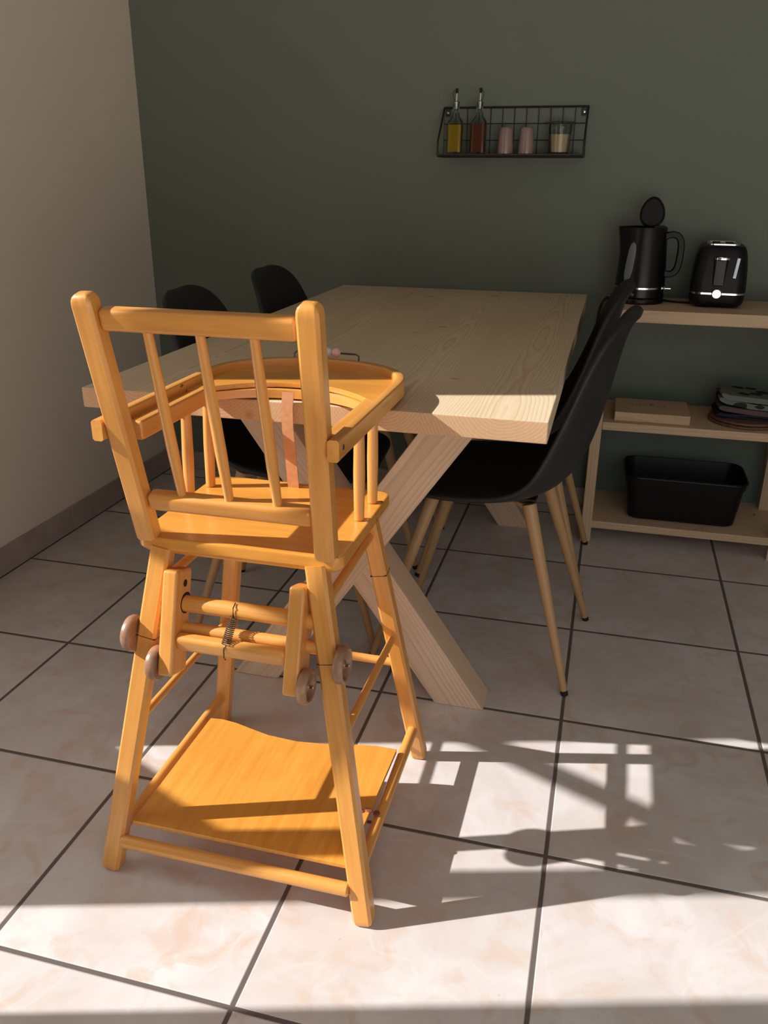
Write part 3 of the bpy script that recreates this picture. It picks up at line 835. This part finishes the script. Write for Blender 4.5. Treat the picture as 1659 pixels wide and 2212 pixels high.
kb().sweep(smooth(hp3), [(b_, a_) for a_, b_ in hs], (0, 1, 0)).build('handle', BLACKS, kt, ang=60)
# open lid standing up on its hinge
ld = kb()
lc = Vector((KC[0]+.014, KC[1]+.01, KC[2]+.268))
V, F = [], []
nn = 28
def egg(k, s_):
    a = 2*PI*k/nn; x = math.sin(a)*.037*s_; z = math.cos(a)*(.045 if math.cos(a) > 0 else .046)*s_
    x *= 1-.16*(z/.046)
    return x, z
rings = []
for s_, dy in ((.55, .0085), (.9, .006), (1.0, 0.0), (.96, -.005), (.88, -.0065), (.84, -.003), (.3, -.003)):
    rings.append([lc+Vector((egg(k, s_)[0], dy+.16*(egg(k, s_)[1]), egg(k, s_)[1])) for k in range(nn)])
loft(ld, rings, True, True); ld.build('lid', BLACKS, kt, ang=50)
kb().box(KC[0]+.022, KC[0]+.056, KC[1]-.018, KC[1]+.012, KC[2]+.216, KC[2]+.230, .003).build('lid_hinge', BLACKG, kt)
sw = kb().lathe([(0, -.002), (.0145, -.002), (.0155, 0), (.0145, .002), (.0125, .002), (.0125, .0015), (0, .0015)], (KC[0]+.073, KC[1]-.022, KC[2]+.046), 'x', 24).build('switch_ring', CHROME, kt)
kb().box(KC[0]+.068, KC[0]+.093, KC[1]-.032, KC[1]-.024, KC[2]+.045, KC[2]+.049, .001).build('switch_lever', CHROME, kt)
# small print near the foot
tx = bpy.data.curves.new('print', 'FONT'); tx.body = 'ily'; tx.size = .013; tx.extrude = .0002; tx.align_x = 'CENTER'
to = bpy.data.objects.new('tmp', tx); COL.objects.link(to)
me = bpy.data.meshes.new_from_object(to); bpy.data.objects.remove(to)
po = bpy.data.objects.new('printed_mark', me); COL.objects.link(po); me.materials.append(LETTER)
po.parent = kt; a = math.radians(-90)
po.location = (-.021, -.0745, .0275); po.rotation_euler = (PI/2, 0, math.radians(-15.7))
# cord of kettle and toaster
cb = (0, 0, 0)
tag(B((1.45, 2.1, .767)).wire(smooth([(1.420, 2.095, .770), (1.445, 2.075, .7675), (1.475, 2.062, .7672), (1.505, 2.056, .7672), (1.530, 2.060, .7672)]), .0032, 8).build('power_cord', BLACKCAP), 'black power cord running between the kettle and the toaster', 'cord')
tag(B((1.30, 2.1, .767)).wire(smooth([(1.300, 2.090, .7680), (1.285, 2.098, .7678), (1.268, 2.102, .7685), (1.256, 2.100, .766), (1.246, 2.096, .750), (1.238, 2.094, .70), (1.234, 2.094, .60), (1.236, 2.094, .45)]), .0036, 8).wire(smooth([(1.300, 2.070, .7680), (1.282, 2.072, .7690), (1.262, 2.070, .7690), (1.247, 2.064, .757), (1.238, 2.058, .72), (1.236, 2.055, .62), (1.237, 2.06, .45)]), .0036, 8).build('power_cord', BLACKCAP), 'two black cords hanging down off the left end of the shelf unit behind the chair', 'cord')

# ------------------------------------------------------------------ toaster
TC = (1.586, 2.068, .764)
to_ = thing('toaster', 'black two-slot toaster with chrome band and round chrome dial, beside the kettle', 'toaster', TC, math.radians(-4))
def tbm(): return B()
def tring(hx_, hy_, z, r): return [Vector((x, y, z)) for x, y in rrect(-hx_, hx_, -hy_, hy_, r, 6)]
b = tbm()
loft(b, [tring(.066, .085, .004, .03), tring(.074, .092, .010, .034), tring(.0785, .096, .020, .036), tring(.080, .0975, .040, .036)], True, False)
loft(b, [tring(.080, .0975, .046, .036), tring(.0795, .097, .07, .036), tring(.077, .095, .11, .036), tring(.072, .091, .15, .036), tring(.067, .087, .168, .034), tring(.061, .082, .177, .032), tring(.052, .074, .1805, .028)], False, True)
b.build('toaster_body', BLACKS, to_, ang=50)
b = tbm(); loft(b, [tring(.080, .0975, .040, .036), tring(.0805, .098, .0405, .036), tring(.0805, .098, .0455, .036), tring(.080, .0975, .046, .036)], False, False); b.build('chrome_band', CHROME, to_)
b = tbm(); loft(b, [tring(.047, .068, .179, .02), tring(.047, .068, .184, .02), tring(.044, .065, .185, .018), tring(.042, .063, .182, .016)], False, True); tp = b.build('slot_plate', CHROME, to_)
for x in (-.019, .019): tbm().box(x-.011, x+.011, -.055, .055, .1815, .1838, .0005).build('slot', BLACKCAP, tp)
for s in (-1, 1): tbm().box(s*.058-.006, s*.058+.006, -.06, -.02, .170, .1765, .002).build('side_notch', BLACKG, to_)
tbm().box(-.023, .019, -.0980, -.080, .060, .150, .009, 'z', 4).build('lever_recess', BLACKG, to_)
lv = tbm().box(-.012, .008, -.108, -.088, .139, .144, .002).build('lever', BLACKG, to_)
b = tbm(); b.lathe([(.012, -.0035), (.016, -.0025), (.016, .0025), (.012, .0035), (.011, 0)], (0, -.104, .145), 'z', 28, sx=1.4, sy=.7); b.build('lever_trim', CHROME, lv)
wn_ = tbm().beam((.041, -.0962, .090), (.047, -.0905, .147), .009, .003, (0, -1, 0), .001).build('indicator_window', CHROME, to_)
tbm().lathe([(0, -.012), (.012, -.012), (.0145, -.009), (.0145, .002), (0, .002)], (-.002, -.099, .044), 'y', 28).build('dial', CHROME, to_)

# ------------------------------------------------------------------ wall rack and what stands on it
WR = (.915, 2.15, 1.187)
wr = thing('wire_wall_rack', 'black wire wall rack with a wooden base, high on the green wall', 'wall rack', WR)
wx0, wx1, wz0, wz1, wy0, wy1 = .686, 1.144, 1.190, 1.336, 2.192, 2.094
def wb(): return B(WR)
b = wb().wire([(wx0, wy0, wz0), (wx0, wy0, wz1), (wx1, wy0, wz1), (wx1, wy0, wz0)], .0032, 8, True)
for s, x in ((0, wx0), (1, wx1)):
    b.wire([(x, wy0, wz1), (x, wy1+.006, 1.240), (x, wy1, 1.232), (x, wy1, wz0)], .0032, 8)
b.wire([(wx0, wy0, wz0), (wx0, wy1, wz0), (wx1, wy1, wz0), (wx1, wy0, wz0)], .0034, 8, True)
b.build('frame', BLACKM, wr)
for k in range(1, 12):
    x = wx0+(wx1-wx0)*k/12
    wb().wire([(x, wy0, wz0), (x, wy0, wz1)], .0014, 6).build('grid_wire', BLACKM, wr)
for z in (1.239, 1.288): wb().wire([(wx0, wy0, z), (wx1, wy0, z)], .0014, 6).build('grid_wire', BLACKM, wr)
for x in (wx0+.012, wx1-.012):
    bo = wb().box(x-.008, x+.008, wy0+.001, wy0+.004, wz1-.026, wz1-.002, .001).build('mounting_tab', BLACKM, wr)
    wb().lathe([(0, 0), (.004, 0), (.0035, -.002), (0, -.0026)], (x, wy0, wz1-.015), 'y', 14).build('screw', CHROME, bo)
wb().box(wx0+.004, wx1-.004, wy1+.002, wy0-.001, 1.1905, 1.1965, .001).build('base_board', DARKW, wr)
ZS = 1.197
def bottle(x, y, liq, lvl, label, side):
    c = (x, y, ZS); t = thing('oil_bottle', label, 'bottle', c, 0, 'oil bottles on the wall rack')
    prof = [(r_b*1.16 if h_b < .1 else r_b, h_b*1.06) for r_b, h_b in [(0, .001), (.0195, .001), (.0215, .003), (.0215, .083), (.0195, .092), (.0125, .104), (.0105, .118), (.0102, .134), (.013, .136), (.013, .141), (.0095, .1415), (.0085, .137), (.0085, .118), (.0105, .103), (.0175, .091), (.0195, .083), (.0195, .005), (0, .005)]]
    b = B(c); V0 = 0
    # square shoulders turning round at the neck
    n = 40; V, F = [], []; m = len(prof)
    for k in range(n):
        a = 2*PI*k/n; ca, sa = math.cos(a), math.sin(a)
        for r, h in prof:
            e_ = 2+6*max(0, min(1, (.100-h)/.02)); q = (abs(ca)**e_+abs(sa)**e_)**(-1/e_)
            V.append((x+r*q*ca, y+r*q*sa, ZS+h))
    for k in range(n):
        for i in range(m-1): F.append((k*m+i, ((k+1) % n)*m+i, ((k+1) % n)*m+i+1, k*m+i+1))
    b.add(V, F, V); b.build('glass_body', GLASS, t, ang=50)
    b = B(c).lathe([(0, .0055), (.0220, .0060), (.0222, .007), (.0222, lvl-.001), (.0218, lvl), (0, lvl)], c, n=40, sq=8); b.build('liquid', liq, t, ang=50)
    po_ = B(c).tube((x, y, ZS+.130), (x, y, ZS+.154), .0078, .0105, 18).build('stopper', STEEL, t)
    B(c).tube((x, y, ZS+.154), (x+.001, y, ZS+.178), .003, n=12).build('spout', CHROME, po_)
    B(c).tube((x+.001, y, ZS+.177), (x+.001, y, ZS+.191), .0042, .0046, 14).build('spout_cap', BLACKCAP, po_)
    B(c).wire(smooth([(x+.002, y, ZS+.188), (x+side*.008, y, ZS+.184), (x+side*.011, y, ZS+.173), (x+side*.007, y, ZS+.160), (x+.001, y, ZS+.156)]), .0009, 6).build('cap_strap', BLACKCAP, po_)
bottle(.733, 2.142, OIL, .086, 'glass bottle of golden oil with a pourer, leftmost on the wall rack', -1)
bottle(.809, 2.142, VINEGAR, .089, 'glass bottle of dark reddish vinegar with a pourer, beside the golden oil', 1)
def tumbler(x, y, label):
    c = (x, y, ZS)
    b = B(c).lathe([(.0245, 0), (.0258, .001), (.0250, .02), (.0222, .060), (.0205, .072), (.0175, .0775), (.008, .079), (0, .079), (0, .076), (.015, .075), (.0205, .058), (.0235, .003)], c, n=36)
    return tag(b.build('tumbler', PINK, ang=60), label, 'tumbler', 'pink tumblers on the wall rack')
tumbler(.897, 2.140, 'dusty pink tumbler turned upside down, next to the vinegar bottle')
tumbler(.963, 2.142, 'dusty pink tumbler turned upside down, nearer the glass jar')
JC = (1.066, 2.140, ZS)
jr = thing('glass_jar', 'tapered glass jar of cream-coloured powder at the right end of the wall rack', 'jar', JC)
B(JC).lathe([(0, .001), (.029, .001), (.0305, .003), (.0375, .078), (.040, .080), (.040, .084), (.0365, .084), (.0355, .078), (.0290, .005), (0, .005)], JC, n=40).build('glass_body', GLASS, jr)
B(JC).lathe([(0, .0055), (.0285, .0055), (.0332, .0555), (.0325, .0565), (0, .0575)], JC, n=40).build('powder', FLOUR, jr)
B(JC).lathe([(0, .0845), (.045, .0845), (.048, .0865), (.048, .090), (.045, .092), (0, .0915)], JC, n=40).build('lid', GLASS, jr)
